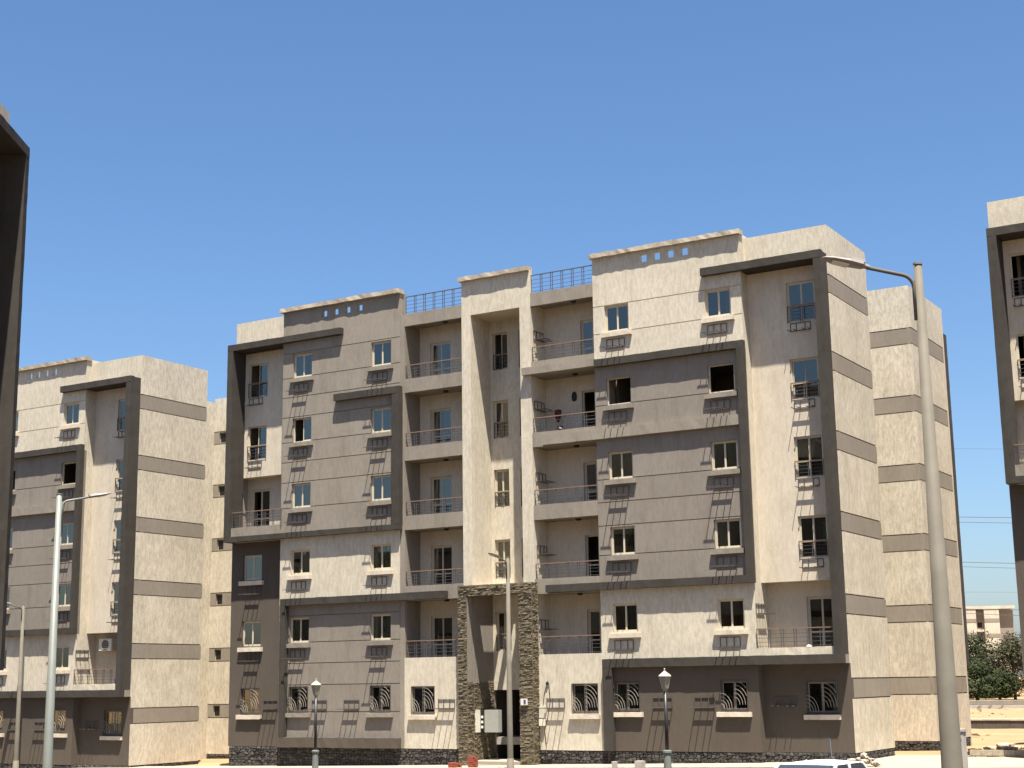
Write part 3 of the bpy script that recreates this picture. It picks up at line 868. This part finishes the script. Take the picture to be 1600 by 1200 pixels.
def street_lamp(x, y, top, ang, arm, rt, rb, mat, label, rise=.20):
    g = gz(x, y); H = top - g
    o = empty('street_lamp', (x, y, g), R(ang)); tag(o, label, 'street lamp', 'street lamps')
    MB().lathe([(rb, -.4), (rb, .0), (rt, H)], 18).build('pole', mat, o, smooth=True)
    MB().lathe([(rt + .008, H - .015), (rt + .008, H + .01), (rt * .6, H + .012)], 14).build('pole_cap', HOUS, o)
    MB().lathe([(rb + .10, 0), (rb + .10, .10), (rb + .03, .14), (rb + .01, .5)], 18).build('base_collar', mat, o, smooth=True)
    p = [(rt + .015, 0, H - .75), (rt + .015, 0, H - .32)]
    for k in range(1, 7):
        a = math.pi / 2 * k / 6 * .88
        p.append((rt + .015 + .17 * (1 - math.cos(a)), 0, H - .32 + .17 * math.sin(a)))
    x0, z0 = p[-1][0], p[-1][2]
    p.append((x0 + arm * .45, 0, z0 + arm * .45 * rise))
    MB().tube(p, .026, 10).build('arm', mat, o, smooth=True)
    # flat led head: tapered shell
    hx, hz = p[-1][0], p[-1][2]
    L = .62 if arm < 1.9 else .75; c, s_ = math.cos(math.atan(rise)), math.sin(math.atan(rise))
    mb = MB(); rings = []
    for u, w, t, dz in ((0, .035, .035, 0), (.10, .045, .045, 0), (.16, .10, .06, .0), (.45, .135, .055, 0), (.80, .12, .040, 0), (.97, .07, .02, .0), (1.0, .03, .01, 0)):
        ring = []
        for k in range(12):
            a = 2 * math.pi * k / 12
            yy = w * math.cos(a); zz = t * math.sin(a); zz = zz if zz > 0 else zz * .55
            ring.append((hx + (u * L) * c - zz * s_ - .03, yy, hz + (u * L) * s_ + zz * c))
        rings.append(ring)
    for r_ in rings: mb.v += r_
    for i in range(len(rings) - 1):
        for k in range(12):
            a = i * 12 + k; b = i * 12 + (k + 1) % 12
            mb.f.append((a, b, b + 12, a + 12)); mb.t.append(.5)
    e = (len(rings) - 1) * 12; mb.f.append(tuple(e + k for k in range(12))); mb.t.append(.5)
    hd = fixn(mb.build('lamp_head', HOUS, o))
    q = lambda u, yy, zz: (hx + u * L * c - zz * s_ - .03, yy, hz + u * L * s_ + zz * c)
    MB().hexa([q(.45, -.075, -.042), q(.80, -.065, -.034), q(.80, .065, -.034), q(.45, .075, -.042), q(.45, -.075, -.02), q(.80, -.065, -.02), q(.80, .065, -.02), q(.45, .075, -.02)]).build('lens', LENS, hd)
    MB().hexa([q(.10, -.05, .045), q(.42, -.06, .05), q(.42, .06, .05), q(.10, .05, .045), q(.12, -.04, .085), q(.40, -.05, .08), q(.40, .05, .08), q(.12, .04, .085)]).build('control_box', HOUS, hd)
    return o


street_lamp(27.54, -34.23, 7.15, 216, 1.05, .052, .148, GALV, 'large nearest street lamp pole crossing the end wall on the right')
street_lamp(2.89, -3.85, 6.60, 270, 1.15, .07, .115, GALV, 'pale street lamp standing in front of the stone entrance portal')
street_lamp(4.17, -27.2, 6.62, 53, 1.0, .065, .125, GALVG, 'grey street lamp at left with its arm reaching right')
street_lamp(-26.49, -1.35, 6.02, 270, 1.2, .07, .12, GALV, 'small far street lamp near the left edge of the photo')

# ------------------------------------------------------------------ garden lamps
POSTD = simple('black_post_paint', (.022, .020, .020), rough=.45, var=.1, spec=.5)
FROST = simple('frosted_lantern_panel', (.27, .255, .19), rough=.4, var=.06)
LCAP = simple('lantern_cap', (.36, .33, .27), rough=.5, var=.05)
CAPW = simple('white_fitting', (.62, .58, .48), rough=.5, var=.05)


def garden_lamp(x, y, tip, label):
    g = gz(x, y) + .09; H = tip - g
    o = empty('garden_lamp', (x, y, g)); tag(o, label, 'lamp', 'lantern posts before the centre block')
    MB().lathe([(.16, -.2), (.16, .05), (.13, .12), (.115, .72), (.15, .76), (.15, .82), (.07, .84)], 12).build('base', GALVG, o, smooth=False)
    MB().tube([(0, 0, .8), (0, 0, H - .72)], [.062, .055], 12).build('post', POSTD, o, smooth=True)
    l = MB().lathe([(.055, H - .74), (.09, H - .66), (.10, H - .64), (.20, H - .27), (.20, H - .25)], 6).build('lantern', FROST, o)
    bars = MB()
    for k in range(6):
        a = math.pi / 3 * k
        bars.tube([(.102 * math.cos(a), .102 * math.sin(a), H - .64), (.202 * math.cos(a), .202 * math.sin(a), H - .26)], .011, 4)
    bars.build('lantern_bars', LCAP, l)
    MB().lathe([(.225, H - .27), (.225, H - .24), (.13, H - .17), (.06, H - .12), (.03, H - .10), (.018, H - .06), (.03, H - .04), (.008, H)], 6).build('cap', LCAP, o)
    return o


garden_lamp(-5.53, -4.77, 2.19, 'black lantern post before the grey left half of the centre block')
garden_lamp(11.64, -8.76, 2.30, 'black lantern post before the brown ground floor right of the entrance')

# ------------------------------------------------------------------ white saloon car
CARW = simple('white_car_paint', (.80, .80, .78), rough=.25, var=.02, spec=.6)
CARG = simple('car_glass', (.03, .04, .045), rough=.04, var=.02, spec=.9)
TYRE = simple('tyre_rubber', (.02, .02, .02), rough=.85, var=.1)
CHROME = simple('chrome', (.6, .6, .6), rough=.2, metal=1.0, var=.03)
LAMPG = simple('headlamp_glass', (.7, .7, .66), rough=.15, var=.03, spec=.7)


def car(x, y, rz):
    o = empty('parked_car', (x, y, gz(x, y)), rz)
    tag(o, 'white saloon car, only its roof and windscreen top in view at the bottom edge', 'car')
    prof = [(-2.05, .35), (-2.08, .55), (-2.02, .80), (-1.0, .88), (1.15, .90), (1.98, .84), (2.05, .6), (2.02, .35)]   # front at -y
    mb = MB(); W = .80
    ring = []
    for sx in (-1, 1):
        for (yy, zz) in prof: mb.v.append((sx * W * (1.0 if zz < .7 else .96), yy, zz))
    n = len(prof)
    mb.f.append(tuple(range(n))); mb.t.append(.5); mb.f.append(tuple(range(2 * n - 1, n - 1, -1))); mb.t.append(.5)
    for i in range(n): mb.f.append((i, i + n, (i + 1) % n + n, (i + 1) % n)); mb.t.append(.5)
    b = fixn(mb.build('body', CARW, o))
    bv = b.modifiers.new('bevel', 'BEVEL'); bv.width = .05; bv.segments = 3
    # cabin: crowned roof panel on pillars with glass all round
    def roofpt(u, v): return (u * .60, -.42 + (v + 1) / 2 * 1.30, 1.36 + .055 * (1 - u * u) * (1 - (v * .95) ** 4) + .0)
    mb = MB(); N = 10
    for i in range(N + 1):
        for j in range(N + 1): mb.v.append(roofpt(-1 + 2 * i / N, -1 + 2 * j / N))
    for i in range(N):
        for j in range(N):
            a = i * (N + 1) + j; mb.f.append((a, a + N + 1, a + N + 2, a + 1)); mb.t.append(.5)
    rf = mb.build('roof', CARW, o, smooth=True)
    so = rf.modifiers.new('thick', 'SOLIDIFY'); so.thickness = .03
    base = [(-.73, -1.02, .89), (.73, -1.02, .89), (.73, 1.30, .90), (-.73, 1.30, .90)]
    top = [(-.60, -.42, 1.355), (.60, -.42, 1.355), (.60, .88, 1.355), (-.60, .88, 1.355)]
    for bq, tq in zip(base, top): MB().tube([bq, tq], .032, 6).build('roof_pillar', CARW, o)
    for sx in (-1, 1): MB().tube([(sx * .73, .12, .89), (sx * .60, .20, 1.355)], .03, 6).build('roof_pillar', CARW, o)
    for nm, i, j in (('windscreen', 0, 1), ('side_glass', 1, 2), ('rear_glass', 2, 3), ('side_glass', 3, 0)):
        MB().quad(base[i], base[j], top[j], top[i]).build(nm, CARG, o)
    MB().box(-.55, .55, -.2, .5, .5, 1.0).build('seat_block', TYRE, o)
    for sx in (-1, 1):
        for yy in (-1.25, 1.2):
            w = MB(); w.tube([(sx * .62, yy, .29), (sx * .80, yy, .29)], .29, 20).build('wheel', TYRE, o)
            MB().tube([(sx * .80, yy, .29), (sx * .815, yy, .29)], .17, 16).build('hub_cap', CHROME, o)
        MB().box(sx * .55 - .14, sx * .55 + .14, -2.11, -2.03, .58, .76).build('headlight', LAMPG, o)
        MB().box(sx * .60 - .12, sx * .60 + .12, 2.0, 2.07, .60, .76).build('tail_light', simple('red_lens', (.35, .02, .02), rough=.3), o)
    MB().box(-.78, .78, -2.16, -2.06, .36, .46).build('bumper', CHROME, o); MB().box(-.78, .78, 2.04, 2.14, .36, .46).build('bumper', CHROME, o)
    MB().box(-.40, .40, -2.10, -2.05, .58, .74).build('radiator_grille', BLACK, o)
    MB().tube([(.60, -.55, 1.22), (.50, -.40, 1.86)], .005, 5).build('antenna', CHROME, o)
    return o


c_ = car(22.5, -25.15, R(-4)); c_.scale = (.95, .95, .95)

# ------------------------------------------------------------------ small things round the blocks
BRICK = simple('red_brick', (.24, .062, .036), rough=.9, var=.2, scale=9, tone=.25)
bk = MB().box(0, .24, 0, .115, 0, .07).mesh('brick'); bk.materials.append(BRICK)


def brick_stack(x, y, nx, ny, nz, label):
    o = empty('brick_stack', (x, y, gz(x, y) + .09), R(random.uniform(-8, 8))); tag(o, label, 'bricks', 'leftover bricks by the entrance')
    for k in range(nz):
        for i in range(nx):
            for j in range(ny):
                if k == nz - 1 and (i + j) % 3 == 2: continue
                link('brick', bk, None, o, (i * .255 + random.uniform(-.01, .01), j * .13, k * .078), R(random.uniform(-3, 3)))
    return o


brick_stack(.30, -2.75, 1, 3, 6, 'taller stack of red bricks on the pavement left of the centre street lamp')
brick_stack(-.55, -2.85, 2, 2, 3, 'lower stack of red bricks left of the taller one')


def rock_mesh(seed, sx, sy, sz):
    rnd = random.Random(seed); bm = bmesh.new(); bmesh.ops.create_icosphere(bm, subdivisions=1, radius=.5)
    for v in bm.verts:
        k = rnd.uniform(.72, 1.12); v.co = Vector((v.co.x * sx * k, v.co.y * sy * k, v.co.z * sz * k))
    me = bpy.data.meshes.new('rock'); bm.to_mesh(me); bm.free(); me.materials.append(ROCK); return me


rocks = [rock_mesh(i, 1.2, .9, .7) for i in range(6)]
o = empty('stone_pile', (16.1, -3.0, gz(16.1, -3) + .09)); tag(o, 'heap of pale limestone rubble beside the car at the foot of the end wall', 'stones')
for i in range(26):
    r = random.random() ** .5 * .55; a = random.uniform(0, 6.28); s = random.uniform(.14, .30)
    q = link('stone', random.choice(rocks), None, o, (r * math.cos(a), r * math.sin(a), .10 + (.55 - r) * .75 * random.uniform(.3, 1)), random.uniform(0, 6)); q.scale = (s * 1.3, s * 1.1, s)
o = empty('rubble_heap', (17.2, 11.2, gz(17, 11))); tag(o, 'line of broken concrete and stones on the sand behind the end wall', 'stones')
for i in range(70):
    x = random.uniform(-1.0, 9.0); y = random.gauss(0, .7) + x * .25; s = abs(random.gauss(.22, .12)) + .06
    q = link('stone', random.choice(rocks), None, o, (x, y, s * .25), random.uniform(0, 6)); q.scale = (s * 1.5, s * 1.2, s)
dm = MB(); rnd = random.Random(5)
for i in range(900):
    x = rnd.uniform(-30, 45); y = rnd.uniform(17, 104); s = rnd.uniform(.05, .16) if rnd.random() < .85 else rnd.uniform(.2, .5); z = gz(x, y) - .03
    p = [(x + rnd.uniform(-s, s) * 1.5, y + rnd.uniform(-s, s), z + rnd.uniform(0, s)) for _ in range(4)]
    t = rnd.random()
    for f in ((0, 1, 2), (0, 2, 3), (0, 1, 3), (1, 2, 3)):
        n = len(dm.v); dm.v += [p[k] for k in f]; dm.f.append((n, n + 1, n + 2)); dm.t.append(t)
tag(dm.build('scattered_debris', simple('dusty_debris', (.17, .13, .09), rough=.95, var=.3, tone=.6)), 'small stones and debris scattered over the sand lot', 'debris', kind='stuff')
# paver kerb wall at the right, block by block
o = empty('paver_wall', (16.6, 3.0, 0)); tag(o, 'low wall of tan paver blocks at the bottom right corner', 'wall')
o.location.z = gz(20, 3)
pb = MB().box(0, .39, 0, .2, 0, .19).mesh('paver'); pb.materials.append(simple('tan_paver', (.33, .275, .20), rough=.95, var=.2, scale=6, bump=.3))
for r_ in range(2):
    for i in range(30):
        link('paver', pb, None, o, (1.2 + i * .405 + (.2 if r_ else 0) + random.uniform(-.006, .006), random.uniform(-.012, .012), r_ * .2 + .02 - .1), R(random.uniform(-1, 1)))
# concrete marker posts, meter pillar
for (x, y, w, h, lb) in ((9.0, -7.28, .075, .52, 'slim pale concrete marker post left of the lantern post'), (10.64, -8.69, .13, .60, 'wide pale concrete marker post left of the lantern post')):
    tg = beam(None, KERB, x - w, x + w, y - w, y + w, gz(x, y) - .1, gz(x, y) + h, name='marker_post', j=.006); tag(tg, lb, 'post', 'marker posts by the pavement')
o = empty('meter_pillar', (21.64, -11.87, gz(21.6, -11.9))); tag(o, 'grey cable pillar with a round hole behind the big lamp pole', 'pillar')
beam(o, KERB, -.16, .16, -.14, .14, -.2, 1.44, name='shaft', j=.006); beam(o, KERB, -.185, .185, -.165, .165, 1.44, 1.50, name='cap', j=.006)
MB().tube([(.02, -.15, 1.22), (.02, -.135, 1.22)], .085, 14).build('cable_hole', BLACK, o)
MB().box(.20, .48, -.3, .0, -.1, .28).build('footing_block', PAVE, o)

# fittings only the centre block shows
ebox = MB().box(-.86, -.20, .35, .62, -.06, .83).build('meter_cabinet', simple('grey_cabinet_paint', (.30, .30, .26), rough=.5, var=.06), house)
MB().box(-1.10, -.88, .40, .60, -.04, .80).build('open_compartment', BLACK, ebox); MB().box(-1.13, -1.09, .05, .40, -.06, .84).build('cabinet_door', CAPW, ebox)
for z in (.1, .3, .5): MB().box(-1.05, -.95, .37, .41, z, z + .1).build('meter', CAPW, ebox)
bx_ = MB().box(1.42, 1.70, -.58, -.50, 1.03, 1.28).build('intercom_box', CAPW, house)
MB().box(1.56, 1.66, -.588, -.581, 1.08, 1.24).build('blue_plate', simple('blue_plate', (.05, .06, .25), rough=.5), bx_)
MB().box(1.99, 2.24, -.12, -.002, .53, .97).build('meter_box', simple('beige_meter_box', (.50, .47, .37), rough=.6), house)
MB().box(2.00, 2.23, -.16, -.002, .22, .49).build('meter_box', CAPW, house)
MB().tube([(2.12, -.03, .97), (2.2, -.03, 1.5), (2.33, -.04, 1.86), (2.36, -.05, 1.95), (2.42, -.04, 1.85), (2.46, -.03, 1.2), (2.32, -.03, .5), (2.18, -.03, .1), (2.24, -.03, -.5)], .012, 5).build('cable', BLACK, house)
MB().tube([(2.30, -.03, 1.86), (2.38, -.03, 1.86)], .06, 10).build('cable_entry', BLACK, house)
for i in range(3):
    MB().box(-1.12, 1.30, -.45 - .30 * (2 - i) - .02, 1.55, -1.40 + .0, -1.30 + .14 * i - .14).build('entrance_step', PAVE, house)

# things hung or left on balconies
MAROON = simple('maroon_cloth', (.085, .022, .022), rough=.9, var=.2)
o = fixn(MB().lathe([(.02, 0), (.14, -.02), (.17, -.12), (.13, -.35), (.06, -.52), (.01, -.56)], 10).build('hanging_bag', MAROON, None, (2.62, .80, 13.02))); o.scale = (1, .6, 1)
tag(o, 'maroon cloth bag hanging from the bracket in the fifth storey balcony right of the stairs', 'bag')
o = MB().lathe([(.02, 0), (.12, .03), (.15, .16), (.11, .30), (.03, .34)], 12).build('wall_lamp', BLACK, None, (3.20, 1.16, 13.35), smooth=True); o.scale = (.8, .35, 1.2)
tag(o, 'dark oval lamp on the back wall of the balcony with the maroon bag', 'lamp')
o = fixn(MB().lathe([(.02, 0), (.20, .02), (.22, .12), (.12, .24), (.03, .30)], 9).build('plastic_bag', BLACK, None, (2.92, .45, 11.98)))
tag(o, 'black plastic bag on the balcony edge below the maroon bag', 'bag')


def lh(x, y, z): return left_house.matrix_basis @ Vector((x, y, z))


ac = empty('air_conditioner', lh(12.35, 1.08, 4.62)); tag(ac, 'pale air conditioner unit hung high in the first floor balcony of the left block', 'air conditioner')
MB().box(-.42, .42, -.2, .18, 0, .56).build('casing', CAPW, ac); MB().tube([(.0, -.21, .28), (.0, -.202, .28)], .23, 20).build('fan_guard', IRON, ac)
for k in range(5): MB().tube([(-.22, -.222, .10 + .09 * k), (.22, -.222, .10 + .09 * k)], .006, 4).build('guard_bar', CAPW, ac)
o = MB().lathe([(.15, 0), (.16, .03), (.16, .20), (.165, .22), (.16, .42), (.16, .52), (.13, .56)], 14).build('barrel', simple('blue_plastic', (.02, .06, .22), rough=.5), None, lh(13.95, .25, 2.76), smooth=True)
tag(o, 'blue plastic barrel behind the balcony railing of the left block', 'barrel')
o = MB().lathe([(.14, 0), (.22, .18), (.23, .18), (.22, .16), (.15, .02)], 14).build('basin', simple('red_plastic', (.35, .03, .03), rough=.5), None, lh(12.7, .2, 2.76), smooth=True)
tag(o, 'red plastic basin on the balcony of the left block', 'basin')
o = fixn(MB().lathe([(.03, 0), (.11, .02), (.09, .07), (.03, .09)], 9).build('white_bundle', CAPW, None, (13.3, -.02, 3.02)))
tag(o, 'small white bundle on the balcony edge at the right corner of the centre block', 'bundle')

# ------------------------------------------------------------------ far things at the right
# trees
BARK = simple('bark', (.10, .075, .05), rough=.95, var=.2)
LEAF = simple('leaf', (.027, .036, .011), rough=.75, var=.3, scale=1.2, tone=.55, spec=.2)
LEAF2 = simple('dry_leaf', (.050, .048, .024), rough=.8, var=.3, scale=1.2, tone=.5, spec=.2)


def tree(seed, x, y, h, w, leaf, label):
    rnd = random.Random(seed)
    o = empty('tree', (x, y, gz(x, y) + .2)); tag(o, label, 'tree', 'trees beyond the far road')
    tr = MB(); tr.tube([(0, 0, -.3), (.1, .05, h * .25), (.0, .1, h * .55), (.1, 0, h * .8)], [.22, .17, .10, .04], 8)
    lobes = []
    for i in range(19):
        a = rnd.uniform(0, 6.28); rr = w * .5 * rnd.uniform(.25, .85); zz = h * rnd.uniform(.08, .86)
        rr *= 1.0 if zz < h * .6 else .7
        c = Vector((rr * math.cos(a), rr * math.sin(a), zz)); lobes.append((c, w * rnd.uniform(.14, .25)))
        tr.tube([(0.05, .05, max(.3, zz * .55)), tuple(c * .6 + Vector((0, 0, zz * .3))), tuple(c)], [.07, .05, .02], 5)
    tr.build('trunk', BARK, o, smooth=True)
    lobes.append((Vector((0, 0, h * .88)), w * .16))
    cr = MB()
    for c, r in lobes:
        t0 = rnd.uniform(.2, .8)
        for k in range(420):
            d = Vector((rnd.gauss(0, 1), rnd.gauss(0, 1), rnd.gauss(0, 1))).normalized()
            p = c + d * r * rnd.uniform(.45, 1.12) * (1 + .3 * noise.noise(d * 2.2 + c)); p.z = max(p.z, .25)
            u = Vector((rnd.gauss(0, 1), rnd.gauss(0, 1), rnd.gauss(0, .6))).normalized(); v = u.cross(d + Vector((.01, .02, .03))).normalized()
            s = rnd.uniform(.07, .17)
            cr.quad(p - u * s * 1.4 - v * s * .4, p + v * s * .6 - u * s * .1, p + u * s * 1.4, p - v * s * .6 + u * s * .1, min(1, max(0, t0 + rnd.uniform(-.3, .3))))
    cr.build('crown', leaf, o)
    return o


tree(1, -28.5, 160, 9.0, 9.0, LEAF, 'dark green tree nearest the end wall, its crown touching the far block')
tree(2, -22.5, 164, 8.8, 8.6, LEAF, 'round green tree in the middle of the row beyond the far road')
tree(3, -17.0, 162, 8.6, 8.6, LEAF2, 'yellowish green tree at the right end of the row beside the right block')
tree(4, -25.2, 152, 4.8, 7.0, LEAF2, 'low greyish bush tree in front of the dark green tree')
tree(5, -19.6, 152, 4.6, 7.4, LEAF, 'low dark bush tree in front of the yellowish tree')
tree(8, -21.5, 149, 3.2, 6.5, LEAF2, 'lowest grey green shrub before the middle of the tree row')
tree(9, -16.2, 150, 3.4, 6.5, LEAF, 'low green shrub before the right end of the tree row')
tree(6, -12.0, 171, 7.6, 7.5, LEAF, 'green tree mostly hidden by the right block')
tree(7, -35.0, 170, 7.2, 7.5, LEAF, 'green tree mostly hidden by the end wall')

# far apartment block
fb = empty('far_apartment_building', (-48.0, 256, -1.6), R(24)); tag(fb, 'small hazy cream apartment block with grey bands above the trees', 'building')
MB().box(-12, 10.0, 0, 12, 0, 16.4).build('wall', BAND, fb)
for (a, b) in ((-12, -9), (-6.2, -2.8), (-.9, 2.6), (4.2, 7.1)):
    MB().box(a, b, -1.1, -.002, 0, 16.6).build('pier', SIDE, fb)
    for k in range(5): MB().box(a + .02, b - .02, -1.15, -1.101, 2.0 + 3 * k, 2.7 + 3 * k).build('wall_band', BAND, fb)
for xx in (-7.6, -1.85, 3.4):
    for k in range(5):
        f = MB().box(xx - .55, xx + .55, -.06, -.003, .8 + 3 * k, 2.1 + 3 * k).build('window', ALU, fb)
        MB().box(xx - .48, xx + .48, -.075, -.061, .87 + 3 * k, 2.03 + 3 * k).build('glass_pane', BLACK, f)
        MB().box(xx - .8, xx + .8, -.7, -.003, .15 + 3 * k, .6 + 3 * k).build('balcony', CREAM, fb)
MB().box(-12.2, 10.2, -1.2, 12.2, 16.6, 17.2).build('parapet', SIDE, fb)
fb2 = empty('far_white_building', (-36.5, 300, -1.6), R(15)); tag(fb2, 'tiny white low building at the far right beside the hazy block', 'building')
MB().box(-3, 14, 0, 9, 0, 12.5).build('wall', CAPW, fb2)
for k in range(4):
    for i in range(6): MB().box(-2.3 + i * 2.7, -1.2 + i * 2.7, -.05, -.002, 1.0 + 3 * k, 2.3 + 3 * k).build('window', BLACK, fb2)

# power lines
WIRE = simple('wire', (.10, .10, .10), rough=.6, var=.05)
for i, (a, b, r) in enumerate((
        ((-5.24, 97.31, 24.09), (-0.61, 100.12, 23.95), 0.014),
        ((-6.00, 98.40, 17.41), (-1.37, 101.20, 17.27), 0.034),
        ((-6.06, 98.48, 16.91), (-1.44, 101.29, 16.74), 0.03),
        ((-6.50, 99.11, 13.01), (-1.89, 101.92, 12.81), 0.034),
        ((-6.55, 99.18, 12.57), (-1.94, 102.00, 12.34), 0.028),
        ((-6.84, 99.58, 10.10), (-2.21, 102.38, 10.00), 0.014),
        ((-7.02, 99.85, 8.45), (-2.40, 102.66, 8.28), 0.034),
        ((-7.07, 99.91, 8.04), (-2.47, 102.75, 7.72), 0.034))):
    a, b = Vector(a), Vector(b); d = (b - a).normalized()
    p = [a + d * t + Vector((0, 0, .00006 * t * t)) for t in range(-150, 151, 10)]
    tag(MB().tube(p, r, 4).build('power_line', WIRE), ['topmost faint power line in the gap at the right', 'upper wire of the upper power line pair', 'lower wire of the upper power line pair', 'upper wire of the lower power line pair', 'lower wire of the lower power line pair', 'faint single power line below the two pairs', 'dark power line just above the far block roof', 'lowest dark power line crossing the far block roof'][i], 'power line', 'power lines')
